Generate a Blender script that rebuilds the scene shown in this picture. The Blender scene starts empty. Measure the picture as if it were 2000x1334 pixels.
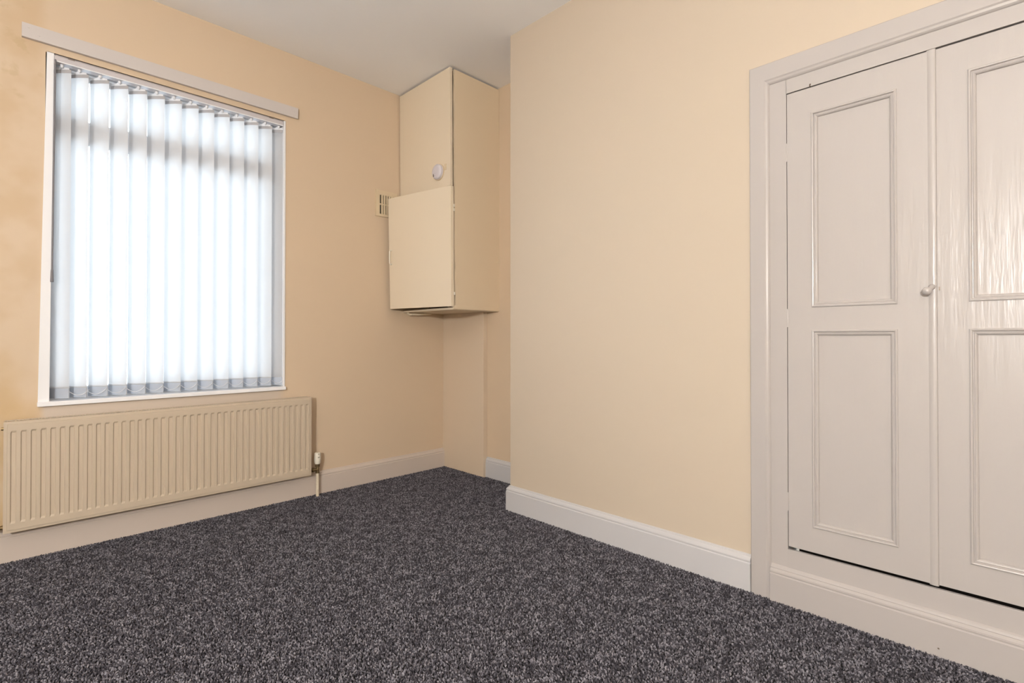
import bpy, bmesh, math, random
from mathutils import Vector, Matrix

random.seed(7)
S = bpy.context.scene
COL = S.collection

# ------------------------------------------------------------------ camera
CAM_H = 0.93
cam_d = bpy.data.cameras.new('camera')
cam_d.sensor_width = 36.0
cam_d.lens = 36.0 * 1004.0 / 2000.0
cam_d.shift_y = -0.00745
cam_d.clip_start = 0.02
cam = bpy.data.objects.new('camera', cam_d)
COL.objects.link(cam)
cam.location = (0.0, 0.0, CAM_H)
cam.rotation_euler = (math.radians(90.0 + 0.45), 0.0, math.radians(-45.0))
S.camera = cam

# ------------------------------------------------------------------ world (bright, even daylight)
SKY_STRENGTH = 6.0
W = bpy.data.worlds.new('daylight')
S.world = W
W.use_nodes = True
wb = W.node_tree.nodes['Background']
wb.inputs['Color'].default_value = (0.79, 0.895, 1.0, 1.0)
wb.inputs['Strength'].default_value = SKY_STRENGTH
FILL_STRENGTH = 920.0  # glow of the added fill lamp that supplements the daylight
FILL_COLOR = (0.97, 0.985, 1.0, 1.0)

vs = S.view_settings
vs.view_transform = 'Standard'
vs.look = 'None'
vs.exposure = 0.0
vs.gamma = 1.0
vs.use_curve_mapping = False

# ------------------------------------------------------------------ dimensions (metres)
H = 2.58            # ceiling
YW = 3.01           # window wall face
XC = 1.972          # chimney breast face
XA = 2.335          # alcove side wall face
YB = 1.984          # far end of the chimney breast
XL = -1.80          # left wall face
YR = -2.20          # rear wall face
ZF = -0.006         # carpet backing


# ------------------------------------------------------------------ materials
def mat(name, color, rough=0.5, spec=0.5, bump=None, vary=None, metallic=0.0, coat=0.0):
    """bump = list of (scale xyz, strength, distance, detail); vary = (scale, amount, second colour)"""
    m = bpy.data.materials.new(name)
    m.use_nodes = True
    nt = m.node_tree
    b = nt.nodes['Principled BSDF']
    b.inputs['Base Color'].default_value = (*color, 1)
    b.inputs['Roughness'].default_value = rough
    b.inputs['Specular IOR Level'].default_value = spec
    b.inputs['Metallic'].default_value = metallic
    b.inputs['Coat Weight'].default_value = coat
    geo = nt.nodes.new('ShaderNodeNewGeometry')
    prev = None
    for (sc, st, dist, det) in (bump or []):
        mp = nt.nodes.new('ShaderNodeMapping')
        mp.inputs['Scale'].default_value = sc
        nt.links.new(geo.outputs['Position'], mp.inputs['Vector'])
        n = nt.nodes.new('ShaderNodeTexNoise')
        n.inputs['Scale'].default_value = 1.0
        n.inputs['Detail'].default_value = det
        nt.links.new(mp.outputs['Vector'], n.inputs['Vector'])
        bp = nt.nodes.new('ShaderNodeBump')
        bp.inputs['Strength'].default_value = st
        bp.inputs['Distance'].default_value = dist
        nt.links.new(n.outputs['Fac'], bp.inputs['Height'])
        if prev is not None:
            nt.links.new(prev.outputs['Normal'], bp.inputs['Normal'])
        prev = bp
    if prev is not None:
        nt.links.new(prev.outputs['Normal'], b.inputs['Normal'])
    if vary:
        sc, amt, c2 = vary
        n = nt.nodes.new('ShaderNodeTexNoise')
        n.inputs['Scale'].default_value = sc
        n.inputs['Detail'].default_value = 4.0
        nt.links.new(geo.outputs['Position'], n.inputs['Vector'])
        mr = nt.nodes.new('ShaderNodeMapRange')
        mr.inputs['From Min'].default_value = 0.42
        mr.inputs['From Max'].default_value = 0.7
        mr.inputs['To Max'].default_value = amt
        nt.links.new(n.outputs['Fac'], mr.inputs['Value'])
        mx = nt.nodes.new('ShaderNodeMix')
        mx.data_type = 'RGBA'
        mx.inputs['A'].default_value = (*color, 1)
        mx.inputs['B'].default_value = (*c2, 1)
        nt.links.new(mr.outputs['Result'], mx.inputs['Factor'])
        nt.links.new(mx.outputs['Result'], b.inputs['Base Color'])
    return m


WALLC = (0.635, 0.495, 0.348)     # window wall and recess; same paint as the breast, warm lamplight mixed into colour
BREASTC = (0.545, 0.458, 0.356)   # chimney breast and the other walls
PLASTER_BUMP = [((9, 9, 9), 0.13, 0.01, 2.0)]
M = {}
M['wall'] = mat('cream_wall_paint', BREASTC, 0.62, 0.35, PLASTER_BUMP, (2.2, 0.25, (0.555, 0.45, 0.352)))
M['wall_plain'] = mat('cream_wall_paint_recess', WALLC, 0.62, 0.35, PLASTER_BUMP)
M['ceiling'] = mat('white_ceiling_paint', (0.94, 0.925, 0.915), 0.8, 0.2, [((6, 6, 6), 0.10, 0.01, 3.0)])
GLOSS_BUMP = [((40, 40, 6), 0.30, 0.004, 4.0), ((150, 150, 12), 0.22, 0.002, 3.0)]
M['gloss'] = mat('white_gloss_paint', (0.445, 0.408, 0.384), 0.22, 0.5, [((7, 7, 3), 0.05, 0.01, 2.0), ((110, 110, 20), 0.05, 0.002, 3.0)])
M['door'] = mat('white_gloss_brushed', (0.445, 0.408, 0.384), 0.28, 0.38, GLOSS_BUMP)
M['skirting'] = mat('white_skirting_paint', (0.535, 0.52, 0.52), 0.30, 0.5, [((14, 14, 14), 0.06, 0.006, 2.0)])
M['skirting_cream'] = mat('cream_skirting_paint', (0.575, 0.49, 0.42), 0.35, 0.5, [((14, 14, 14), 0.06, 0.006, 2.0)])  # warmer tone for the skirting along the window wall
M['liner'] = mat('white_liner_paint', (0.84, 0.83, 0.83), 0.3, 0.5)
M['weight'] = mat('blind_weight_grey', (0.44, 0.475, 0.535), 0.5, 0.4)
M['pocket'] = mat('blind_pocket_grey', (0.42, 0.40, 0.40), 0.6, 0.3)
M['batten'] = mat('white_batten_paint', (0.58, 0.53, 0.50), 0.45, 0.4, [((8, 8, 40), 0.08, 0.004, 3.0)])
M['boxing'] = mat('cream_boxing_paint', (0.65, 0.525, 0.39), 0.5, 0.4, [((7, 7, 7), 0.10, 0.01, 3.0)])
M['side'] = mat('cream_side_board_paint', (0.74, 0.60, 0.42), 0.5, 0.4, [((7, 7, 7), 0.10, 0.01, 3.0)])
M['cupboard'] = mat('cream_board_paint', (0.73, 0.62, 0.47), 0.42, 0.4, [((7, 7, 7), 0.10, 0.01, 3.0), ((70, 70, 9), 0.05, 0.003, 3.0)])
M['radiator'] = mat('cream_radiator_enamel', (0.540, 0.445, 0.333), 0.35, 0.5)
M['upvc'] = mat('white_upvc', (0.85, 0.87, 0.90), 0.3, 0.5)
M['plastic'] = mat('white_plastic', (0.82, 0.82, 0.83), 0.35, 0.5)
M['alarm'] = mat('greyed_alarm_plastic', (0.60, 0.555, 0.58), 0.4, 0.5)
M['rail'] = mat('blind_rail_aluminium', (0.56, 0.52, 0.525), 0.4, 0.5)
M['brass'] = mat('aged_brass', (0.28, 0.20, 0.10), 0.35, 0.5, None, (60, 0.8, (0.10, 0.07, 0.04)), 0.8)
M['cap'] = mat('cream_valve_cap', (0.80, 0.74, 0.62), 0.35, 0.5)
M['pipe'] = mat('painted_pipe', (0.76, 0.66, 0.50), 0.4, 0.5, None, (70, 0.5, (0.6, 0.48, 0.33)))
M['dark'] = mat('dark_hollow', (0.02, 0.015, 0.012), 0.9, 0.1)
M['wood'] = mat('bare_brown_wood', (0.16, 0.08, 0.04), 0.7, 0.3, [((60, 60, 5), 0.2, 0.004, 3.0)])
M['vent'] = mat('yellowed_vent_plastic', (0.66, 0.53, 0.355), 0.4, 0.5)
M['screw'] = mat('dull_screw_metal', (0.25, 0.20, 0.16), 0.45, 0.5, None, None, 0.7)
M['backing'] = mat('carpet_backing', (0.015, 0.014, 0.014), 0.95, 0.1)
M['shade'] = mat('white_lampshade', (0.85, 0.83, 0.80), 0.7, 0.2)
M['cord'] = mat('grey_cord', (0.20, 0.19, 0.20), 0.6, 0.3)


def wall_window_material():
    """the cream paint with old yellow patches beside the window and a repaired band under the sill"""
    m = mat('cream_wall_paint_patched', WALLC, 0.62, 0.35, PLASTER_BUMP)
    nt = m.node_tree
    b = nt.nodes['Principled BSDF']
    geo = nt.nodes.new('ShaderNodeNewGeometry')
    sep = nt.nodes.new('ShaderNodeSeparateXYZ')
    nt.links.new(geo.outputs['Position'], sep.inputs[0])

    def ramp(src, a, bb):
        r = nt.nodes.new('ShaderNodeMapRange')
        r.interpolation_type = 'SMOOTHSTEP'
        r.inputs['From Min'].default_value = a
        r.inputs['From Max'].default_value = bb
        nt.links.new(src, r.inputs['Value'])
        return r.outputs['Result']

    def mul(p, q):
        n = nt.nodes.new('ShaderNodeMath')
        n.operation = 'MULTIPLY'
        for i, s in enumerate((p, q)):
            if isinstance(s, float):
                n.inputs[i].default_value = s
            else:
                nt.links.new(s, n.inputs[i])
        return n.outputs[0]

    def noise(scale, detail=3.0):
        n = nt.nodes.new('ShaderNodeTexNoise')
        n.inputs['Scale'].default_value = scale
        n.inputs['Detail'].default_value = detail
        nt.links.new(geo.outputs['Position'], n.inputs['Vector'])
        return n.outputs['Fac']

    def over(base, fac, col):
        mx = nt.nodes.new('ShaderNodeMix')
        mx.data_type = 'RGBA'
        if isinstance(base, tuple):
            mx.inputs['A'].default_value = (*base, 1)
        else:
            nt.links.new(base, mx.inputs['A'])
        mx.inputs['B'].default_value = (*col, 1)
        nt.links.new(fac, mx.inputs['Factor'])
        return mx.outputs['Result']

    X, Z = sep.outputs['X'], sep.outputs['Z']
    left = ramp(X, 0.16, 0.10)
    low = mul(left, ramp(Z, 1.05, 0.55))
    c = over(WALLC, mul(ramp(noise(5.0), 0.38, 0.62), mul(left, 0.65)), (0.55, 0.395, 0.24))  # yellow patches, deepened to offset the strong light left of the window
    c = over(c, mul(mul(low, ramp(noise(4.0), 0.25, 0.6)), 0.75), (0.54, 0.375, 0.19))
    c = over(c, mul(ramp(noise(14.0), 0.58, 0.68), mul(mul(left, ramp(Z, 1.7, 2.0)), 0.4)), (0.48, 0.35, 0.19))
    # repaired plaster band below the sill
    band = mul(mul(ramp(X, 0.125, 0.15), ramp(X, 1.18, 1.12)), ramp(Z, 0.66, 0.64))
    c = over(c, mul(band, 0.8), (0.585, 0.50, 0.42))
    nt.links.new(c, b.inputs['Base Color'])
    return m


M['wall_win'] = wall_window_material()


def fabric_material(name, dcol, tcol, fac):
    m = bpy.data.materials.new(name)
    m.use_nodes = True
    nt = m.node_tree
    nt.nodes.clear()
    out = nt.nodes.new('ShaderNodeOutputMaterial')
    d = nt.nodes.new('ShaderNodeBsdfDiffuse')
    d.inputs['Color'].default_value = (*dcol, 1)
    t = nt.nodes.new('ShaderNodeBsdfTranslucent')
    t.inputs['Color'].default_value = (*tcol, 1)
    mx = nt.nodes.new('ShaderNodeMixShader')
    mx.inputs[0].default_value = fac
    nt.links.new(d.outputs[0], mx.inputs[1])
    nt.links.new(t.outputs[0], mx.inputs[2])
    nt.links.new(mx.outputs[0], out.inputs['Surface'])
    return m


M['fabric'] = fabric_material('white_blind_fabric', (0.64, 0.63, 0.63), (0.83, 0.83, 0.84), 0.42)


def glass_material():
    m = bpy.data.materials.new('clear_pane')
    m.use_nodes = True
    nt = m.node_tree
    nt.nodes.clear()
    out = nt.nodes.new('ShaderNodeOutputMaterial')
    t = nt.nodes.new('ShaderNodeBsdfTransparent')
    t.inputs['Color'].default_value = (0.94, 0.96, 0.96, 1)
    g = nt.nodes.new('ShaderNodeBsdfGlossy')
    g.inputs['Roughness'].default_value = 0.02
    f = nt.nodes.new('ShaderNodeFresnel')
    f.inputs['IOR'].default_value = 1.45
    mx = nt.nodes.new('ShaderNodeMixShader')
    nt.links.new(f.outputs[0], mx.inputs[0])
    nt.links.new(t.outputs[0], mx.inputs[1])
    nt.links.new(g.outputs[0], mx.inputs[2])
    nt.links.new(mx.outputs[0], out.inputs['Surface'])
    return m


M['glass'] = glass_material()


def emit_material(name, col, strength):
    m = bpy.data.materials.new(name)
    m.use_nodes = True
    b = m.node_tree.nodes['Principled BSDF']
    b.inputs['Emission Color'].default_value = col
    b.inputs['Emission Strength'].default_value = strength
    return m


M['fill_glow'] = emit_material('added_fill_glow', FILL_COLOR, FILL_STRENGTH)


def carpet_material():
    m = bpy.data.materials.new('charcoal_flecked_pile')
    m.use_nodes = True
    nt = m.node_tree
    b = nt.nodes['Principled BSDF']
    b.inputs['Roughness'].default_value = 0.85
    b.inputs['Specular IOR Level'].default_value = 0.25
    oi = nt.nodes.new('ShaderNodeObjectInfo')
    n = nt.nodes.new('ShaderNodeTexNoise')
    n.inputs['Scale'].default_value = 22.0
    n.inputs['Detail'].default_value = 3.0
    nt.links.new(oi.outputs['Location'], n.inputs['Vector'])
    ad = nt.nodes.new('ShaderNodeMath')
    ad.operation = 'MULTIPLY_ADD'
    nt.links.new(n.outputs['Fac'], ad.inputs[0])
    ad.inputs[1].default_value = 0.9
    nt.links.new(oi.outputs['Random'], ad.inputs[2])
    cr = nt.nodes.new('ShaderNodeValToRGB')
    e = cr.color_ramp.elements
    e[0].position = 0.35
    e[0].color = (0.031, 0.028, 0.034, 1)
    e[1].position = 1.0
    e[1].color = (0.25, 0.238, 0.262, 1)
    k = cr.color_ramp.elements.new(0.62)
    k.color = (0.067, 0.061, 0.071, 1)
    k = cr.color_ramp.elements.new(0.82)
    k.color = (0.132, 0.123, 0.139, 1)
    sc = nt.nodes.new('ShaderNodeMath')
    sc.operation = 'MULTIPLY'
    sc.inputs[1].default_value = 0.70
    nt.links.new(ad.outputs[0], sc.inputs[0])
    nt.links.new(sc.outputs[0], cr.inputs['Fac'])
    nt.links.new(cr.outputs['Color'], b.inputs['Base Color'])
    return m


M['pile'] = carpet_material()


# ------------------------------------------------------------------ mesh helpers
def bm_box(bm, x0, x1, y0, y1, z0, z1, bevel=0.0, segs=2):
    t = bmesh.new()
    bmesh.ops.create_cube(t, size=1.0)
    for v in t.verts:
        v.co = Vector((x0 + (v.co.x + .5) * (x1 - x0), y0 + (v.co.y + .5) * (y1 - y0), z0 + (v.co.z + .5) * (z1 - z0)))
    if bevel > 0:
        bmesh.ops.bevel(t, geom=list(t.edges), offset=bevel, segments=segs, profile=0.6, affect='EDGES')
    me = bpy.data.meshes.new('tmp')
    t.to_mesh(me)
    t.free()
    bm.from_mesh(me)
    bpy.data.meshes.remove(me)


def bm_tube(bm, pts, radii, n=12, caps=True):
    """tube through pts with a radius per point"""
    if not isinstance(radii, (list, tuple)):
        radii = [radii] * len(pts)
    pts = [Vector(p) for p in pts]
    rings = []
    for i, p in enumerate(pts):
        if i == 0:
            d = pts[1] - pts[0]
        elif i == len(pts) - 1:
            d = pts[-1] - pts[-2]
        else:
            d = pts[i + 1] - pts[i - 1]
        if d.length < 1e-9:
            d = (pts[min(i + 1, len(pts) - 1)] - pts[max(i - 2, 0)])
        d.normalize()
        up = Vector((0, 0, 1)) if abs(d.z) < 0.9 else Vector((1, 0, 0))
        a = d.cross(up).normalized()
        b = a.cross(d).normalized()
        rings.append([bm.verts.new(p + (a * math.cos(2 * math.pi * k / n) + b * math.sin(2 * math.pi * k / n)) * radii[i]) for k in range(n)])
    for r0, r1 in zip(rings, rings[1:]):
        for k in range(n):
            bm.faces.new((r0[k], r0[(k + 1) % n], r1[(k + 1) % n], r1[k]))
    if caps:
        bm.faces.new(rings[0])
        bm.faces.new(list(reversed(rings[-1])))


def bm_profile(bm, prof, axis, a0, a1, caps=True):
    """extrude closed profile [(x, y, z)...] along axis from a0 to a1 (the axis coordinate is replaced)"""
    i = 'xyz'.index(axis)

    def ring(a):
        out = []
        for p in prof:
            q = list(p)
            q[i] = a
            out.append(bm.verts.new(q))
        return out
    r0, r1 = ring(a0), ring(a1)
    n = len(prof)
    for k in range(n):
        bm.faces.new((r0[k], r0[(k + 1) % n], r1[(k + 1) % n], r1[k]))
    if caps:
        bm.faces.new(r0)
        bm.faces.new(r1)


def obj(name, bm, m, parent=None, smooth=False, shear=None):
    bmesh.ops.recalc_face_normals(bm, faces=list(bm.faces))
    if shear:
        for v in bm.verts:
            v.co.x += shear * (2.575 - v.co.z)
    me = bpy.data.meshes.new(name)
    bm.to_mesh(me)
    bm.free()
    me.materials.append(m)
    if smooth:
        for p in me.polygons:
            p.use_smooth = True
        try:
            me.set_sharp_from_angle(angle=math.radians(40))
        except Exception:
            pass
    o = bpy.data.objects.new(name, me)
    COL.objects.link(o)
    set_parent(o, parent)
    return o


def set_parent(o, parent):
    if parent is None:
        return
    o.parent = parent
    if parent.type == 'EMPTY':
        o.matrix_parent_inverse = Matrix.Translation(-Vector(parent.location))


def empty(name, loc):
    o = bpy.data.objects.new(name, None)
    o.empty_display_size = 0.1
    COL.objects.link(o)
    o.location = loc
    return o


def tag(o, label=None, cat=None, group=None, kind=None):
    for k, v in (('label', label), ('category', cat), ('group', group), ('kind', kind)):
        if v:
            o[k] = v
    return o


def box(name, dims, m, parent=None, bevel=0.0, shear=None, segs=2):
    bm = bmesh.new()
    bm_box(bm, *dims, bevel=bevel, segs=segs)
    return obj(name, bm, m, parent, shear=shear)


def boxes(name, lst, m, parent=None, bevel=0.0):
    bm = bmesh.new()
    for d in lst:
        bm_box(bm, *d, bevel=bevel)
    return obj(name, bm, m, parent)


def tube(name, pts, radii, m, parent=None, n=14):
    bm = bmesh.new()
    bm_tube(bm, pts, radii, n)
    return obj(name, bm, m, parent, smooth=True)


# ------------------------------------------------------------------ room shell
T = 0.26
tag(box('floor', (XL - .1, XA + .3, YR - .1, YW + .1, ZF - .1, ZF), M['backing']),
    'floor under the dark carpet', 'floor', kind='structure')
tag(box('ceiling', (XL - T, XA + .5, YR - T, YW + T, H, H + .15), M['ceiling']),
    'plain white painted ceiling', 'ceiling', kind='structure')

# window wall with its opening
WX0, WX1, WZ0, WZ1 = 0.140, 1.160, 0.640, 2.176
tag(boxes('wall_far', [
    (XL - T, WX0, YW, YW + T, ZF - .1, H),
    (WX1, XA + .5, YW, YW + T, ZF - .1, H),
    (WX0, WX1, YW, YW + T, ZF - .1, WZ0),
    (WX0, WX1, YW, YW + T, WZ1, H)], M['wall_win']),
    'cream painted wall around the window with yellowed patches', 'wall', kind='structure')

# chimney breast and the wall around the fitted cupboard (one plane)
CY0, CY1, CZ1 = -0.29, 0.680, 1.87      # cupboard hole
tag(boxes('wall_right', [
    (XC, XA + .5, CY1, YB, ZF - .1, H),
    (XC, XA + .5, CY0, CY1, CZ1, H),
    (XC, XA + .5, YR - T, CY0, ZF - .1, H)], M['wall']),
    'smooth cream chimney breast wall beside the white cupboard', 'wall', kind='structure')
tag(box('wall_alcove', (XA, XA + .5, YB, YW, ZF - .1, H), M['wall_plain']),
    'cream side wall in the recess behind the chimney breast', 'wall', kind='structure')

# left wall, rear wall
tag(box('wall_left', (XL - T, XL, YR - T, YW, ZF - .1, H), M['wall']),
    'cream wall left of the viewer', 'wall', kind='structure')
tag(box('wall_rear', (XL - T, XC + .2, YR - T, YR, ZF - .1, H), M['wall']),
    'cream wall behind the viewer', 'wall', kind='structure')

# ---- skirting boards
SK = [(0.018, 0.0), (0.018, 0.100), (0.0145, 0.103), (0.0145, 0.106), (0.0165, 0.1085), (0.0160, 0.113),
      (0.0125, 0.119), (0.0075, 0.123), (0.0065, 0.126), (0.0055, 0.1295), (0.0, 0.131)]


def skirting(name, face, axis, a0, a1, wall, label, m='skirting'):
    """face = sign of the direction into the room"""
    bm = bmesh.new()
    pts = [(t, z) for (t, z) in SK] + [(0.0, 0.0)]
    if axis == 'y':
        prof = [(wall + face * t, 0, z + (ZF if z == 0 else 0)) for t, z in pts]
    else:
        prof = [(0, wall + face * t, z + (ZF if z == 0 else 0)) for t, z in pts]
    bm_profile(bm, prof, axis, a0, a1)
    return tag(obj(name, bm, M[m]), label, 'skirting board', kind='structure')


bm = bmesh.new()
SKP = [(t, z if z else ZF) for t, z in SK] + [(0.0, ZF)]
r0 = [bm.verts.new((XC - t, 0.720, z)) for t, z in SKP]
r1 = [bm.verts.new((XC - t, YB + t, z)) for t, z in SKP]
r2 = [bm.verts.new((XA, YB + t, z)) for t, z in SKP]
for ra, rb in ((r0, r1), (r1, r2)):
    for k in range(len(SKP)):
        bm.faces.new((ra[k], ra[(k + 1) % len(SKP)], rb[(k + 1) % len(SKP)], rb[k]))
bm.faces.new(r0)
bm.faces.new(r2)
tag(obj('baseboard_right', bm, M['skirting']), 'long white skirting board along the chimney breast', 'skirting board', kind='structure')
skirting('baseboard_alcove', -1, 'y', YB + 0.018, 2.568, XA, 'short white skirting board in the recess beside the pipe boxing')
skirting('baseboard_far', -1, 'x', 1.361, 2.299, YW, 'white skirting board between the radiator pipe and the recess corner', 'skirting_cream')
skirting('baseboard_far_radiator', -1, 'x', XL, 1.344, YW, 'white skirting board running under the cream radiator', 'skirting_cream')
skirting('baseboard_left', 1, 'y', YR, YW - 0.018, XL, 'white skirting board on the wall left of the viewer')
skirting('baseboard_rear', 1, 'x', XL + 0.018, XC, YR, 'white skirting board on the wall behind the viewer')
skirting('baseboard_right_near', -1, 'y', YR + 0.018, -0.345, XC, 'white skirting board on the near side of the cupboard')

# ---- pipe boxing in the corner and curtain batten
bm = bmesh.new()
bm_box(bm, 2.299, XA, 2.570, YW, ZF, 1.112, 0.0025)
tag(obj('trim_1', bm, M['boxing']), 'cream boxed-in pipe casing in the corner below the wall cupboard', 'pipe casing', kind='structure')
bt = box('trim_2', (0.064, 1.231, YW - 0.018, YW, 2.207, 2.268), M['batten'], None, 0.0015)
tag(bt, 'long white wooden curtain batten on the wall above the window', 'batten', kind='structure')
for x, z in ((0.085, 2.250), (0.12, 2.228), (0.66, 2.24), (1.21, 2.24)):
    tube('screw_head', [(x, YW - 0.0178, z), (x, YW - 0.0192, z)], [0.003, 0.0022], M['batten'], bt, 8)


# ------------------------------------------------------------------ window 1
w1 = tag(empty('window_1', (0.65, YW, WZ0)), 'tall white framed window behind the vertical blind', 'window', kind='structure')
LT = 0.010   # liner thickness
FY0, FY1 = YW + 0.084, YW + 0.144
bm = bmesh.new()
# the left liner leans a little: its foot stands further left than its head
for v in [((WX0 - .022, WX0 + .002), (WX0 + .004, WX0 + .004 + LT + .006))]:
    (b0, t0), (b1x, t1x) = (WX0 - .018, WX0 + .004), (WX0 + .019, WX0 + .027)
    y0, y1 = YW - 0.006, FY0
    z0, z1 = WZ0 - 0.002, WZ1
    vv = [bm.verts.new(c) for c in ((b0, y0, z0), (b1x, y0, z0), (b1x, y1, z0), (b0, y1, z0),
                                    (t0, y0, z1), (t1x, y0, z1), (t1x, y1, z1), (t0, y1, z1))]
    for f in ((0, 1, 2, 3), (4, 5, 6, 7), (0, 1, 5, 4), (1, 2, 6, 5), (2, 3, 7, 6), (3, 0, 4, 7)):
        bm.faces.new([vv[i] for i in f])
obj('liner', bm, M['liner'], w1)
box('liner', (WX1 - 0.006, WX1 + 0.004, YW - 0.006, FY0, WZ0 + .01, WZ1), M['liner'], w1, 0.0015)
box('liner', (WX0 + .004, WX1, YW, FY0, WZ1 - 0.004, WZ1 + 0.004), M['gloss'], w1)
box('sill', (WX0 - 0.020, WX1 + 0.004, YW - 0.024, FY0, WZ0 - 0.006, WZ0 + 0.014), M['liner'], w1, 0.004, segs=3)
F = 0.055
TR0, TR1 = 1.825, 1.935
fx0, fx1, fz0, fz1 = WX0 + 0.002, WX1 - 0.004, WZ0 + 0.012, WZ1
boxes('frame', [(fx0, fx0 + F, FY0, FY1, fz0, fz1), (fx1 - F, fx1, FY0, FY1, fz0, fz1),
                (fx0 + F, fx1 - F, FY0, FY1, fz0, fz0 + F), (fx0 + F, fx1 - F, FY0, FY1, fz1 - F, fz1)], M['upvc'], w1, 0.004)
box('transom', (fx0 + F, fx1 - F, FY0 - 0.006, FY1, TR0, TR1), M['upvc'], w1, 0.004)
box('pane', (fx0 + F, fx1 - F, FY0 + .03, FY0 + .034, fz0 + F, TR0), M['glass'], w1)
box('pane', (fx0 + F, fx1 - F, FY0 + .03, FY0 + .034, TR1, fz1 - F), M['glass'], w1)

# ------------------------------------------------------------------ vertical blind
BY = YW + 0.034         # blind plane
ANG = math.radians(46)
SW = 0.089
blind = tag(empty('vertical_blind', (0.65, BY, WZ0 + 0.02)),
            'white vertical blind with fourteen fabric slats hanging in the window', 'blind')
box('headrail', (WX0 + 0.028, WX1 - 0.008, YW - 0.002, YW + 0.040, 2.147, 2.171), M['rail'], blind, 0.002)
box('rail_lip', (WX0 + 0.028, WX1 - 0.008, YW - 0.0035, YW - 0.0005, 2.1455, 2.1495), M['plastic'], blind)
box('end_cap', (WX0 + 0.0265, WX0 + 0.0285, YW - 0.004, YW + 0.041, 2.144, 2.172), M['plastic'], blind, 0.002)
for x in (0.225, 1.085):
    box('bracket', (x - .012, x + .012, YW - 0.0045, YW + 0.02, 2.1695, 2.1735), M['screw'], blind, 0.0008)

SZ0, SZ1 = 0.662, 2.128
NS = 7


def slat_section(hw, bow, off=0.0):
    out = []
    for k in range(NS + 1):
        u = -1 + 2 * k / NS
        lx = u * hw
        ly = bow * (1 - u * u) + off
        out.append((lx * math.cos(ANG) + ly * math.sin(ANG) * -1, -lx * math.sin(ANG) - ly * math.cos(ANG)))
    return out


def sheet(bm, sec, z0, z1, nz=1):
    rows = []
    for j in range(nz + 1):
        z = z0 + (z1 - z0) * j / nz
        rows.append([bm.verts.new((x, y, z)) for x, y in sec])
    for a, b in zip(rows, rows[1:]):
        for k in range(len(sec) - 1):
            bm.faces.new((a[k], a[k + 1], b[k + 1], b[k]))


def slab(bm, hw, bow, th, z0, z1):
    a, b = slat_section(hw, bow, th / 2), slat_section(hw, bow, -th / 2)
    loop = a + b[::-1]
    prof = [(x, y, 0) for x, y in loop]
    bm_profile(bm, prof, 'z', z0, z1)


def mesh_of(name, bm, m, smooth=True):
    bmesh.ops.recalc_face_normals(bm, faces=list(bm.faces))
    me = bpy.data.meshes.new(name)
    bm.to_mesh(me)
    bm.free()
    me.materials.append(m)
    if smooth:
        for p in me.polygons:
            p.use_smooth = True
        me.set_sharp_from_angle(angle=math.radians(40))
    return me


bm = bmesh.new(); sheet(bm, slat_section(SW / 2, 0.0035), SZ0, SZ1)
me_slat = mesh_of('slat', bm, M['fabric'])
bm = bmesh.new(); slab(bm, SW / 2 - .001, 0.0035, 0.0024, SZ1 - 0.015, SZ1)
me_top = mesh_of('top_pocket', bm, M['pocket'])
bm = bmesh.new(); sheet(bm, slat_section(SW / 2, 0.0035, 0.0016), SZ0, SZ0 + 0.049); sheet(bm, slat_section(SW / 2, 0.0035, -0.0016), SZ0, SZ0 + 0.049)
me_pocket = mesh_of('bottom_pocket', bm, M['fabric'])
bm = bmesh.new(); slab(bm, SW / 2 - .0006, 0.0035, 0.0044, SZ0 - .001, SZ0 + 0.043)
me_weight = mesh_of('bottom_weight', bm, M['weight'])
# hanger: flat triangular plastic hook rising to the carrier
bm = bmesh.new()
ca, sa = math.cos(ANG), math.sin(ANG)
for s in (-1,):
    pr = [(-.036, 0), (.036, 0), (.035, .008), (.012, .013), (.005, .021), (-.005, .021), (-.012, .013), (-.035, .008)]
    f0 = [bm.verts.new((u * ca - .0008 * sa, -u * sa - .0008 * ca, SZ1 + w)) for u, w in pr]
    f1 = [bm.verts.new((u * ca + .0008 * sa, -u * sa + .0008 * ca, SZ1 + w)) for u, w in pr]
    bm.faces.new(f0); bm.faces.new(f1[::-1])
    for k in range(len(pr)):
        bm.faces.new((f0[k], f0[(k + 1) % len(pr)], f1[(k + 1) % len(pr)], f1[k]))
me_hang = mesh_of('hanger', bm, M['plastic'], False)
bm = bmesh.new()
bm_tube(bm, [(0, -.012, 2.150), (0, -.012, 2.144), (0, -.012, 2.138), (0, -.012, 2.134)], [.005, .007, .006, .003], 10)
me_carr = mesh_of('carrier', bm, M['plastic'])
# bead chain joining neighbouring weights, drooping between them
bm = bmesh.new()
dx = 0.0732
p0 = Vector((0.030, -0.036, SZ0 + 0.030))
p1 = Vector((dx + 0.026, -0.034, SZ0 + 0.034))
ch = []
for k in range(13):
    u = k / 12
    q = p0.lerp(p1, u)
    q.z -= 0.020 * 4 * u * (1 - u)
    q.y -= 0.003
    ch.append(q)
bm_tube(bm, ch, 0.0009, 6)
me_chain = mesh_of('bead_chain', bm, M['plastic'])

SLX = [0.195] + [0.2555 + 0.0732 * i for i in range(13)]


def link(name, me, loc, parent, rz=0.0):
    o = bpy.data.objects.new(name, me)
    COL.objects.link(o)
    set_parent(o, parent)
    o.location = loc
    o.rotation_euler.z = rz
    return o


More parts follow.
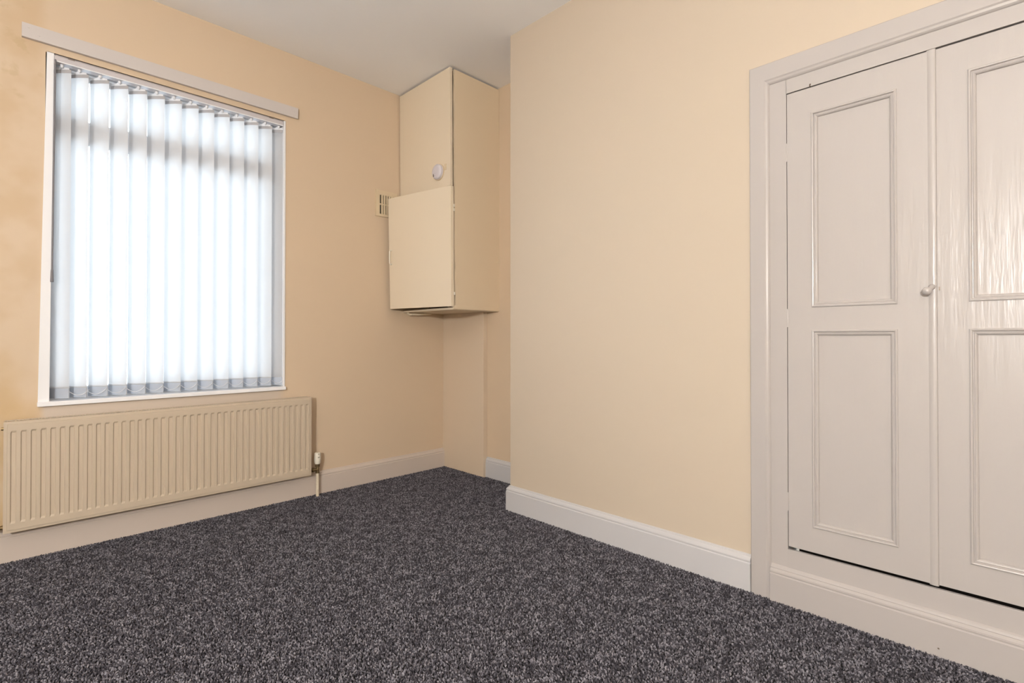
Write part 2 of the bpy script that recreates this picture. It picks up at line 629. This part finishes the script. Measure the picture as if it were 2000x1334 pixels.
for i, x in enumerate(SLX):
    rz = math.radians(random.uniform(-2.0, 2.0))
    s = link('slat', me_slat, (x, BY, 0), blind, rz)
    for nm, me in (('top_pocket', me_top), ('bottom_pocket', me_pocket), ('bottom_weight', me_weight), ('hanger', me_hang), ('carrier', me_carr)):
        c = bpy.data.objects.new(nm, me)
        COL.objects.link(c)
        c.parent = s
    if i < 13:
        link('bead_chain', me_chain, (x, BY, 0), blind)
# tilt wand at the left with its weighted end
wd = tube('control_wand', [(0.171, YW - 0.010, 2.150), (0.1685, YW - 0.010, 1.80), (0.1650, YW - 0.010, 1.228)], 0.0034, M['cord'], blind, 8)
tube('wand_grip', [(0.1650, YW - 0.010, 1.230), (0.1650, YW - 0.010, 1.226), (0.1648, YW - 0.010, 1.176), (0.1648, YW - 0.010, 1.173)],
     [0.0030, 0.0046, 0.0062, 0.0050], M['cord'], wd, 10)

# ------------------------------------------------------------------ radiator
RX0, RX1, RZ0, RZ1, RYF, RYB = 0.018, 1.285, 0.137, 0.588, 2.920, 2.985
rad = tag(empty('radiator', (0.65, 2.955, RZ0)), 'long cream panel radiator with vertical grooves under the window', 'radiator')
PITCH, GX0, NG, GW = 0.03024, 0.0473, 41, 0.0185


def radiator_panel():
    xs = [(RX0, 0), (RX0 + .0025, 0), (RX0 + .010, 0), (RX0 + .0115, 1)]
    for k in range(NG):
        c = GX0 + k * PITCH
        xs += [(c - GW / 2, 1), (c - GW / 2 + .0035, 2), (c + GW / 2 - .0035, 2), (c + GW / 2, 1)]
    xs += [(RX1 - .0115, 1), (RX1 - .010, 0), (RX1 - .0025, 0), (RX1, 0)]
    zs = [(RZ0, 0), (RZ0 + .010, 0), (RZ0 + .0115, 1), (RZ0 + .037, 1), (RZ0 + .045, 2), (RZ1 - .045, 2), (RZ1 - .037, 1), (RZ1 - .0115, 1), (RZ1 - .010, 0), (RZ1, 0)]
    bm = bmesh.new()
    grid = []
    for (z, kz) in zs:
        row = []
        for (x, kx) in xs:
            lvl = min(kx, kz)
            y = {0: RYF + .0045, 1: RYF, 2: RYF + .0055}[lvl]
            row.append(bm.verts.new((x, y, z)))
        grid.append(row)
    for r0, r1 in zip(grid, grid[1:]):
        for k in range(len(xs) - 1):
            bm.faces.new((r0[k], r0[k + 1], r1[k + 1], r1[k]))
    # returned edge and back
    yb = RYF + .022
    def back(line):
        return [bm.verts.new((v.co.x, yb, v.co.z)) for v in line]
    for line in (grid[0], grid[-1], [r[0] for r in grid], [r[-1] for r in grid]):
        bl = back(line)
        for k in range(len(line) - 1):
            bm.faces.new((line[k], line[k + 1], bl[k + 1], bl[k]))
    bm.faces.new([bm.verts.new(c) for c in ((RX0, yb, RZ0), (RX1, yb, RZ0), (RX1, yb, RZ1), (RX0, yb, RZ1))])
    bmesh.ops.remove_doubles(bm, verts=list(bm.verts), dist=1e-6)
    return obj('panel', bm, M['radiator'], rad)


radiator_panel()
for x0, x1 in ((RX0 + .0015, RX0 + .004), (RX1 - .004, RX1 - .0015)):
    box('side_cover', (x0, x1, RYF + .0215, RYB, RZ0 + .012, RZ1 - .003), M['radiator'], rad, 0.0008)
bars = [(RX0 + .004, RX1 - .004, RYF + .0215, RYF + .026, RZ1 - .006, RZ1 - .0005), (RX0 + .004, RX1 - .004, RYB - .006, RYB, RZ1 - .006, RZ1 + .001)]
nb = 118
for k in range(nb + 1):
    x = RX0 + .005 + (RX1 - RX0 - .010) * k / nb
    bars.append((x - .0028, x + .0028, RYF + .026, RYB - .006, RZ1 - .005, RZ1 - .001))
boxes('top_grille', bars, M['radiator'], rad)
fins = []
for k in range(NG):
    c = GX0 + k * PITCH
    fins += [(c - .009, c - .008, RYF + .022, RYB - .012, RZ0 + .03, RZ1 - .03), (c + .008, c + .009, RYF + .022, RYB - .012, RZ0 + .03, RZ1 - .03)]
boxes('convector_fins', fins, M['radiator'], rad)
for x in (0.25, 1.05):
    box('wall_bracket', (x - .02, x + .02, RYB, YW - .0008, RZ0 + .05, RZ1 - .05), M['radiator'], rad)
for s, x in ((-1, RX0), (1, RX1)):
    tube('bleed_plug', [(x, RYF + .035, RZ1 - .030), (x + s * .007, RYF + .035, RZ1 - .030)], [.007, .006], M['brass'], rad, 8)
# valve on the right
VX, VY = 1.336, 2.957
vb = tube('valve_body', [(VX, VY, .134), (VX, VY, .140), (VX, VY, .1405), (VX, VY, .158), (VX, VY, .1585), (VX, VY, .172), (VX, VY, .1725), (VX, VY, .190)],
          [.0115, .0125, .0095, .0095, .010, .0085, .013, .0135], M['brass'], rad)
tube('valve_tail', [(RX1 - .004, VY, .160), (RX1 + .012, VY, .158), (RX1 + .0125, VY, .158), (RX1 + .026, VY, .156), (RX1 + .0265, VY, .156), (VX, VY, .154)],
     [.010, .010, .0145, .0145, .009, .009], M['brass'], vb)
vc = tube('valve_cap', [(VX, VY, .188), (VX, VY, .1885), (VX, VY, .196), (VX, VY, .212), (VX, VY, .2185), (VX, VY, .2190), (VX, VY, .2205), (VX, VY, .2210), (VX, VY, .236), (VX, VY, .2365), (VX, VY, .238), (VX, VY, .2385), (VX, VY, .250), (VX, VY, .254)],
          [.012, .0145, .0178, .0192, .0190, .0176, .0176, .0185, .0185, .0170, .0170, .0180, .0175, .0145], M['cap'], rad, 20)
for z in (.2285, .248):
    box('pointer_mark', (VX - .006, VX + .004, VY - .0192, VY - .0165, z - .0018, z + .0018), M['screw'], vc)
tube('pipe', [(VX, VY, .136), (VX, VY, .05), (VX, VY, ZF)], .0085, M['pipe'], rad)
# lockshield valve at the left end
tube('lockshield', [(RX0 + .004, VY, .155), (RX0 - .010, VY, .155), (RX0 - .0105, VY, .155), (RX0 - .024, VY, .155), (RX0 - .0245, VY, .155), (RX0 - .046, VY, .155)],
     [.009, .009, .0140, .0140, .009, .009], M['brass'], rad)
tube('pipe', [(RX0 - .046, VY, .185), (RX0 - .046, VY, .12), (RX0 - .046, VY, ZF)], [.010, .0085, .0085], M['pipe'], rad)

# ------------------------------------------------------------------ wall vent
vent = tag(empty('wall_vent', (1.823, YW, 1.73)), 'small yellowed slotted air vent on the wall beside the wall cupboard', 'vent')
ax0, ax1, az0, az1 = 1.742, 1.903, 1.731, 1.903
vy0 = YW - 0.012
boxes('frame', [(ax0, ax0 + .028, vy0, YW, az0, az1), (ax1 - .022, ax1, vy0, YW, az0, az1),
                (ax0 + .028, ax1 - .022, vy0, YW, az0, az0 + .016), (ax0 + .028, ax1 - .022, vy0, YW, az1 - .030, az1)], M['vent'], vent)
box('cross_bar', (ax0 + .028, ax1 - .022, vy0 + .002, YW - .001, 1.808, 1.816), M['vent'], vent)
n = 6
ix0, ix1 = ax0 + .028, ax1 - .022
step = (ix1 - ix0) / n
for k in range(1, n):
    x = ix0 + k * step
    box('louvre', (x - .0055, x + .0055, vy0 + .001, YW - .001, az0 + .016, az1 - .030), M['vent'], vent)
box('backing', (ix0, ix1, YW - .0015, YW - .0002, az0 + .016, az1 - .030), M['dark'], vent)

# ------------------------------------------------------------------ wall cupboard in the recess corner
SH = 0.0075
wc = tag(empty('wall_cupboard', (2.13, 2.73, 1.11)), 'cream boarded wall cupboard with its lower door ajar below the ceiling', 'cupboard')
FX0, FX1 = 1.922, 1.941
CYF = 2.455


def wobbly_panel(name, x0, x1, y0, y1, z0, z1, m, parent, edge, amp):
    """board whose edge towards the corner gap is cut a little unevenly"""
    bm = bmesh.new()
    nz = 24
    rows = []
    for j in range(nz + 1):
        z = z0 + (z1 - z0) * j / nz
        w = amp * (math.sin(j * 1.7) + 0.6 * math.sin(j * 3.1 + 1) + .5 * math.sin(j * .6)) / 2
        xa = x0 + (w if edge == 'x0' else 0)
        rows.append([bm.verts.new(c) for c in ((xa, y0, z), (x1, y0, z), (x1, y1, z), (xa, y1, z))])
    for a, b in zip(rows, rows[1:]):
        for k in range(4):
            bm.faces.new((a[k], a[(k + 1) % 4], b[(k + 1) % 4], b[k]))
    bm.faces.new(rows[0]); bm.faces.new(rows[-1])
    return obj(name, bm, m, parent, shear=SH)


up = box('upper_panel', (FX0, FX1, CYF - .002, YW - .009, 1.853, 2.5695), M['cupboard'], wc, 0.0015, SH)
wobbly_panel('side_panel', 1.9575, XA - .003, CYF, CYF + .016, 1.124, 2.5685, M['side'], wc, 'x0', 0.0035)
box('base_board', (1.950, XA, CYF + .004, YW, 1.103, 1.117), M['cupboard'], wc, 0.002, SH)
box('base_rail', (1.948, XA, CYF - .002, CYF + .014, 1.106, 1.128), M['side'], wc, 0.002, SH)
box('inner_post', (1.952, 1.985, CYF + .030, CYF + .065, 1.117, 2.573), M['wood'], wc, 0, SH)
box('inner_back', (1.99, XA, CYF + .30, CYF + .31, 1.12, 2.57), M['wood'], wc)
box('corner_strip', (FX0 + .012, 1.9475, CYF - .001, CYF + .012, 1.120, 1.852), M['cupboard'], wc, 0.001, SH)
# lower door, hinged at the corner, swung out a little and slightly twisted
bm = bmesh.new()
DL = 0.528
hx, hy = FX0 + 0.006 , CYF + 0.001
rows = []
nz, nu = 8, 8
for side in (0, 1):
    g = []
    for j in range(nz + 1):
        v = j / nz
        z = 1.122 + (1.853 - 1.122) * v
        ang = math.radians(11.4 + 1.6 * v)
        row = []
        for k in range(nu + 1):
            u = k / nu * DL
            zz = z - (0.006 * u / DL if j == nz else 0)
            o = side * 0.018
            row.append(bm.verts.new((hx - u * math.sin(ang) + o * math.cos(ang), hy + u * math.cos(ang) + o * math.sin(ang), zz)))
        g.append(row)
    rows.append(g)
for g in rows:
    for a, b in zip(g, g[1:]):
        for k in range(nu):
            bm.faces.new((a[k], a[k + 1], b[k + 1], b[k]))
f, bk = rows
for k in range(nu):
    bm.faces.new((f[0][k], f[0][k + 1], bk[0][k + 1], bk[0][k]))
    bm.faces.new((f[nz][k], f[nz][k + 1], bk[nz][k + 1], bk[nz][k]))
for j in range(nz):
    bm.faces.new((f[j][0], f[j + 1][0], bk[j + 1][0], bk[j][0]))
    bm.faces.new((f[j][nu], f[j + 1][nu], bk[j + 1][nu], bk[j][nu]))
door = obj('door', bm, M['cupboard'], wc, shear=SH)
# D handle near the free edge
a12 = math.radians(12.2)
sx = SH * (2.575 - 1.46)
def dpt(u, out, z):
    return (hx - u * math.sin(a12) - out * math.cos(a12) + sx, hy + u * math.cos(a12) - out * math.sin(a12), z)
tube('handle', [dpt(.508, -.002, 1.506), dpt(.508, .010, 1.505), dpt(.508, .015, 1.499), dpt(.508, .016, 1.46), dpt(.508, .015, 1.421), dpt(.508, .010, 1.415), dpt(.508, -.002, 1.414)],
     [.0055, .005, .0045, .0042, .0045, .005, .0055], M['cap'], door, 10)
for z in (1.735, 1.71, 1.20):
    xx = 1.9495 + SH * (2.575 - z)
    box('hinge', (xx - .006, xx + .005, CYF - .003, CYF + .008, z - .009, z + .009), M['cap'], wc, 0.001)
# small turn catch on the upper board
ct = box('turn_catch', (FX0 + SH * .62 - .006, FX0 + SH * .62 + .001, 2.492, 2.506, 1.955, 1.992), M['vent'], wc, 0.002)
# loose pipe end under the base
tube('waste_pipe', [(1.985, YW - .012, 1.100), (1.99, YW - .030, 1.090), (2.05, YW - .05, 1.092), (2.14, YW - .05, 1.098), (2.16, YW - .05, 1.106)],
     [.006, .008, .008, .008, .008], M['pipe'], wc, 10)

# round white alarm on the upper board
AX, AY, AZ = FX0 + SH * (2.575 - 1.945), 2.563, 1.955
al = tag(empty('round_alarm', (AX, AY, AZ)), 'small round white plastic alarm fixed to the cream wall cupboard', 'alarm')
tube('base_plate', [(AX + .0002, AY, AZ), (AX - .006, AY, AZ)], [.050, .050], M['vent'], al, 32)
tube('cover', [(AX - .006, AY, AZ), (AX - .0062, AY, AZ), (AX - .020, AY, AZ), (AX - .026, AY, AZ), (AX - .028, AY, AZ)], [.043, .047, .046, .040, .028], M['alarm'], al, 32)
tube('test_button', [(AX - .027, AY + .010, AZ - .016), (AX - .030, AY + .010, AZ - .016)], [.009, .008], M['alarm'], al, 14)
box('indicator', (AX - .0310, AX - .0235, AY + .020, AY + .024, AZ - .030, AZ - .014), M['screw'], al, .0006)

# ------------------------------------------------------------------ fitted cupboard with two panelled doors
fc = tag(empty('fitted_cupboard', (1.98, 0.19, ZF)), 'white gloss fitted cupboard with two panelled doors in the right wall', 'cupboard')
KX = 1.957     # casing front
KY1, KY1i = 0.7185, 0.6505
KY0, KY0i = -0.337, -0.269
KZ, KZi = 1.921, 1.843


def casing_profile(sign, outer, inner):
    """(offset from inner edge outwards, front x)"""
    w = abs(outer - inner)
    return [(w, XC + .001), (w, KX + .003), (w - .003, KX), (.016, KX), (.012, KX + .003), (.006, KX + .0045), (.0025, KX + .008), (0.0, KX + .013), (0.0, XC + .02)]


# left (far) jamb, right (near) jamb, head: mitred architrave in three parts
def architrave(name, kind):
    bm = bmesh.new()
    prof = casing_profile(1, KY1, KY1i)
    wj = KY1 - KY1i
    wh = KZ - KZi
    if kind == 'head':
        r0 = [bm.verts.new((x, KY1i + o, KZi + o * wh / wj)) for o, x in prof]
        r1 = [bm.verts.new((x, KY0i - o, KZi + o * wh / wj)) for o, x in prof]
    elif kind == 'far':
        r0 = [bm.verts.new((x, KY1i + o, ZF)) for o, x in prof]
        r1 = [bm.verts.new((x, KY1i + o, KZi + o * wh / wj)) for o, x in prof]
    else:
        r0 = [bm.verts.new((x, KY0i - o, ZF)) for o, x in prof]
        r1 = [bm.verts.new((x, KY0i - o, KZi + o * wh / wj)) for o, x in prof]
    n = len(prof)
    for k in range(n):
        bm.faces.new((r0[k], r0[(k + 1) % n], r1[(k + 1) % n], r1[k]))
    bm.faces.new(r0); bm.faces.new(r1)
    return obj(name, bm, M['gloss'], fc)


for k in ('far', 'head', 'near'):
    architrave('architrave', k)
# face frame behind the casing
DXF = 1.9700      # door front
D1Y0, D1Y1 = 0.1915, 0.5940
D2Y0, D2Y1 = -0.2130, 0.1885
DZ0, DZ1 = 0.1985, 1.7905
FXX = 1.9690
fr = box('frame_stile', (FXX, FXX + .03, D1Y1 + .0020, KY1i + .004, ZF, KZi + .004), M['gloss'], fc)
box('frame_stile', (FXX, FXX + .03, KY0i - .004, D2Y0 - .0022, ZF, KZi + .004), M['gloss'], fc)
box('frame_head', (FXX, FXX + .03, D2Y0 - .0030, D1Y1 + .0030, DZ1 + .0040, KZi + .004), M['gloss'], fc)
box('frame_sill', (FXX - .001, FXX + .011, D2Y0 - .0030, D1Y1 + .0030, ZF, DZ0 - .0110), M['gloss'], fc, 0.0012)
box('cupboard_back', (XA + .02, XA + .03, CY0 + .01, CY1 - .01, ZF, CZ1 - .005), M['dark'], fc)
# plinth skirting under the doors
bm = bmesh.new()
PS = [(0.021, 0.0), (0.021, 0.092), (0.018, 0.0945), (0.018, 0.0975), (0.0195, 0.100), (0.019, 0.105), (0.0145, 0.1095), (0.0120, 0.1115), (0.0125, 0.114), (0.0090, 0.119), (0.003, 0.123), (0.0, 0.1245)]
bm_profile(bm, [(FXX + .001 - t, 0, z if z else ZF) for t, z in PS] + [(FXX + .001, 0, ZF)], 'y', KY0i, KY1i)
pl = obj('plinth', bm, M['gloss'], fc)
tube('screw_hole', [(FXX - .0198, 0.186, .022), (FXX - .0206, 0.186, .022)], [.0028, .0024], M['screw'], pl, 8)


def ring_sweep(bm, y0, y1, z0, z1, prof):
    """prof = [(inset, x)]: mitred rectangular moulding"""
    loops = []
    for d, x in prof:
        loops.append([bm.verts.new((x, yy, zz)) for yy, zz in ((y0 + d, z0 + d), (y1 - d, z0 + d), (y1 - d, z1 - d), (y0 + d, z1 - d))])
    for a, b in zip(loops, loops[1:]):
        for k in range(4):
            bm.faces.new((a[k], a[(k + 1) % 4], b[(k + 1) % 4], b[k]))


PZ = [(0.286, 0.954), (1.038, 1.701)]


def cupboard_door(y0, y1, py0, py1, xf, parent, lead, tiltz=0.0):
    th = 0.026
    bm = bmesh.new()
    # stiles and rails
    ys = [y0, py0, py1, y1]
    zs = [DZ0, PZ[0][0], PZ[0][1], PZ[1][0], PZ[1][1], DZ1]
    solid = []
    for (a0, a1, b0, b1) in ((y0, py0, DZ0, DZ1), (py1, y1, DZ0, DZ1), (py0, py1, zs[0], zs[1]), (py0, py1, zs[2], zs[3]), (py0, py1, zs[4], zs[5])):
        solid.append((xf, xf + th, a0, a1, b0, b1))
    for s in solid:
        bm_box(bm, *s)
    bmesh.ops.remove_doubles(bm, verts=list(bm.verts), dist=1e-5)
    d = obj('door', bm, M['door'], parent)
    for (z0, z1) in PZ:
        box('panel', (xf + .0085, xf + .016, py0 - .004, py1 + .004, z0 - .004, z1 + .004), M['door'], d)
        bm = bmesh.new()
        ring_sweep(bm, py0 - .0035, py1 + .0035, z0 - .0035, z1 + .0035,
                   [(0, xf + .001), (0.0008, xf - .0035), (0.0035, xf - .0050), (.0068, xf - .0040), (.0085, xf + .0010), (.0100, xf + .0012), (.0125, xf - .0004), (.0155, xf + .0008), (.0185, xf + .0040), (.0195, xf + .0090)])
        obj('panel_moulding', bm, M['door'], d)
    return d


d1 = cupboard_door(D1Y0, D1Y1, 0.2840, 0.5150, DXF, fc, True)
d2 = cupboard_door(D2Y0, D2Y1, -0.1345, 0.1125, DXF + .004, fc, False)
# rounded meeting bead on the far door's closing edge
bm = bmesh.new()
xf = DXF
bm_profile(bm, [(xf + .012, D1Y0 + .002, 0), (xf + .012, D1Y0 - .0055, 0), (xf + .003, D1Y0 - .006, 0), (xf - .001, D1Y0 - .0045, 0), (xf - .003, D1Y0 - .0005, 0), (xf - .0028, D1Y0 + .006, 0), (xf - .0014, D1Y0 + .012, 0), (xf + .001, D1Y0 + .016, 0)],
           'z', DZ0 - .003, DZ1 + .002)
obj('meeting_bead', bm, M['door'], d1, smooth=True)
# drooping little knob
kz = 1.070
bm = bmesh.new()
bm_tube(bm, [(xf + .002, .1975, kz + .012), (xf - .004, .198, kz + .011), (xf - .012, .200, kz + .007), (xf - .018, .2035, kz + .002), (xf - .024, .207, kz - .001), (xf - .030, .2105, kz - .004), (xf - .034, .2125, kz - .0055)],
        [.010, .0085, .0065, .0095, .0125, .0105, .004], 16)
obj('knob', bm, M['gloss'], d1, smooth=True)
box('keyhole_plate', (DXF + .0028, DXF + .005, .1795, .1825, kz + .001, kz + .012), M['screw'], d2, .0004)
for z in (0.355, 1.585, 1.00):
    h = tube('hinge', [(xf + .002, D1Y1 + .0012, z - .032), (xf + .002, D1Y1 + .0012, z + .032)], .0034, M['gloss'], d1, 10)
# little nail left on top of the far door
tube('catch_nail', [(FXX + .004, .520, DZ1 + .002), (FXX - .004, .520, DZ1 + .004), (FXX - .007, .518, DZ1 + .010)], [.002, .002, .0026], M['screw'], fr, 8)

# ------------------------------------------------------------------ added globe fill lamp, unseen behind the viewer, brightens the room
LX, LY, LZ = -1.45, -0.50, 1.45
lp = tag(empty('added_fill_lamp', (LX, LY, ZF)), 'added globe fill lamp, unseen behind the viewer', 'lamp')
tube('fill_lamp_base', [(LX, LY, ZF), (LX, LY, .018), (LX, LY, .024)], [.14, .14, .02], M['plastic'], lp, 28)
tube('pole', [(LX, LY, .018), (LX, LY, LZ - .12)], .010, M['plastic'], lp, 12)
tube('fill_lamp_holder', [(LX, LY, LZ - .125), (LX, LY, LZ - .10), (LX, LY, LZ - .08)], [.012, .03, .04], M['plastic'], lp, 16)
bm = bmesh.new()
bmesh.ops.create_uvsphere(bm, u_segments=24, v_segments=14, radius=0.09, matrix=Matrix.Translation((LX, LY, LZ)))
obj('globe', bm, M['fill_glow'], lp, smooth=True)
# ------------------------------------------------------------------ carpet (real tufts, instanced on a jittered grid)
def carpet():
    me = bpy.data.meshes.new('carpet')
    o = bpy.data.objects.new('carpet', me)
    COL.objects.link(o)
    ng = bpy.data.node_groups.new('carpet_pile', 'GeometryNodeTree')
    ng.interface.new_socket('Geometry', in_out='INPUT', socket_type='NodeSocketGeometry')
    ng.interface.new_socket('Geometry', in_out='OUTPUT', socket_type='NodeSocketGeometry')
    N, L = ng.nodes, ng.links
    gout = N.new('NodeGroupOutput')
    x0, x1, y0, y1 = XL, XA, YR, YW - .004
    sp = 0.0054
    g = N.new('GeometryNodeMeshGrid')
    g.inputs['Size X'].default_value = x1 - x0
    g.inputs['Size Y'].default_value = y1 - y0
    g.inputs['Vertices X'].default_value = int((x1 - x0) / sp)
    g.inputs['Vertices Y'].default_value = int((y1 - y0) / sp)
    mp = N.new('GeometryNodeMeshToPoints')
    L.new(g.outputs['Mesh'], mp.inputs['Mesh'])
    rv = N.new('FunctionNodeRandomValue')
    rv.data_type = 'FLOAT_VECTOR'
    rv.inputs[0].default_value = (-.0035, -.0035, -.0010)
    rv.inputs[1].default_value = (.0035, .0035, .0014)
    ad = N.new('ShaderNodeVectorMath')
    ad.operation = 'ADD'
    ad.inputs[1].default_value = ((x0 + x1) / 2, (y0 + y1) / 2, ZF + 0.0022)
    L.new(rv.outputs[0], ad.inputs[0])
    spn = N.new('GeometryNodeSetPosition')
    L.new(mp.outputs['Points'], spn.inputs['Geometry'])
    L.new(ad.outputs[0], spn.inputs['Offset'])
    # clear the chimney breast, the cupboard and the pipe casing
    pos = N.new('GeometryNodeInputPosition')
    sep = N.new('ShaderNodeSeparateXYZ')
    L.new(pos.outputs[0], sep.inputs[0])

    def cmp(sock, op, val):
        c = N.new('ShaderNodeMath')
        c.operation = op
        c.inputs[1].default_value = val
        L.new(sock, c.inputs[0])
        return c.outputs[0]

    def both(a, b, op='MULTIPLY'):
        c = N.new('ShaderNodeMath')
        c.operation = op
        L.new(a, c.inputs[0]); L.new(b, c.inputs[1])
        return c.outputs[0]
    A = both(cmp(sep.outputs['X'], 'GREATER_THAN', XC - .012), cmp(sep.outputs['Y'], 'LESS_THAN', YB + .012))
    B = both(cmp(sep.outputs['X'], 'GREATER_THAN', 2.303), cmp(sep.outputs['Y'], 'GREATER_THAN', 2.566))
    dele = N.new('GeometryNodeDeleteGeometry')
    dele.domain = 'POINT'
    L.new(spn.outputs[0], dele.inputs['Geometry'])
    L.new(both(A, B, 'MAXIMUM'), dele.inputs['Selection'])
    ico = N.new('GeometryNodeMeshIcoSphere')
    ico.inputs['Radius'].default_value = 1.0
    ico.inputs['Subdivisions'].default_value = 1
    sm = N.new('GeometryNodeSetMaterial')
    sm.inputs['Material'].default_value = M['pile']
    L.new(ico.outputs['Mesh'], sm.inputs['Geometry'])
    ip = N.new('GeometryNodeInstanceOnPoints')
    L.new(dele.outputs[0], ip.inputs['Points'])
    L.new(sm.outputs[0], ip.inputs['Instance'])
    rr = N.new('FunctionNodeRandomValue')
    rr.data_type = 'FLOAT_VECTOR'
    rr.inputs[0].default_value = (-.75, -.75, 0)
    rr.inputs[1].default_value = (.75, .75, 6.28)
    rr.inputs['Seed'].default_value = 3
    L.new(rr.outputs[0], ip.inputs['Rotation'])
    rs = N.new('FunctionNodeRandomValue')
    rs.data_type = 'FLOAT_VECTOR'
    rs.inputs[0].default_value = (.0014, .0023, .0038)
    rs.inputs[1].default_value = (.0024, .0038, .0058)
    rs.inputs['Seed'].default_value = 9
    L.new(rs.outputs[0], ip.inputs['Scale'])
    L.new(ip.outputs[0], gout.inputs[0])
    md = o.modifiers.new('pile', 'NODES')
    md.node_group = ng
    me.materials.append(M['pile'])
    return tag(o, 'charcoal flecked loop carpet covering the whole floor', 'carpet', kind='stuff')


carpet()
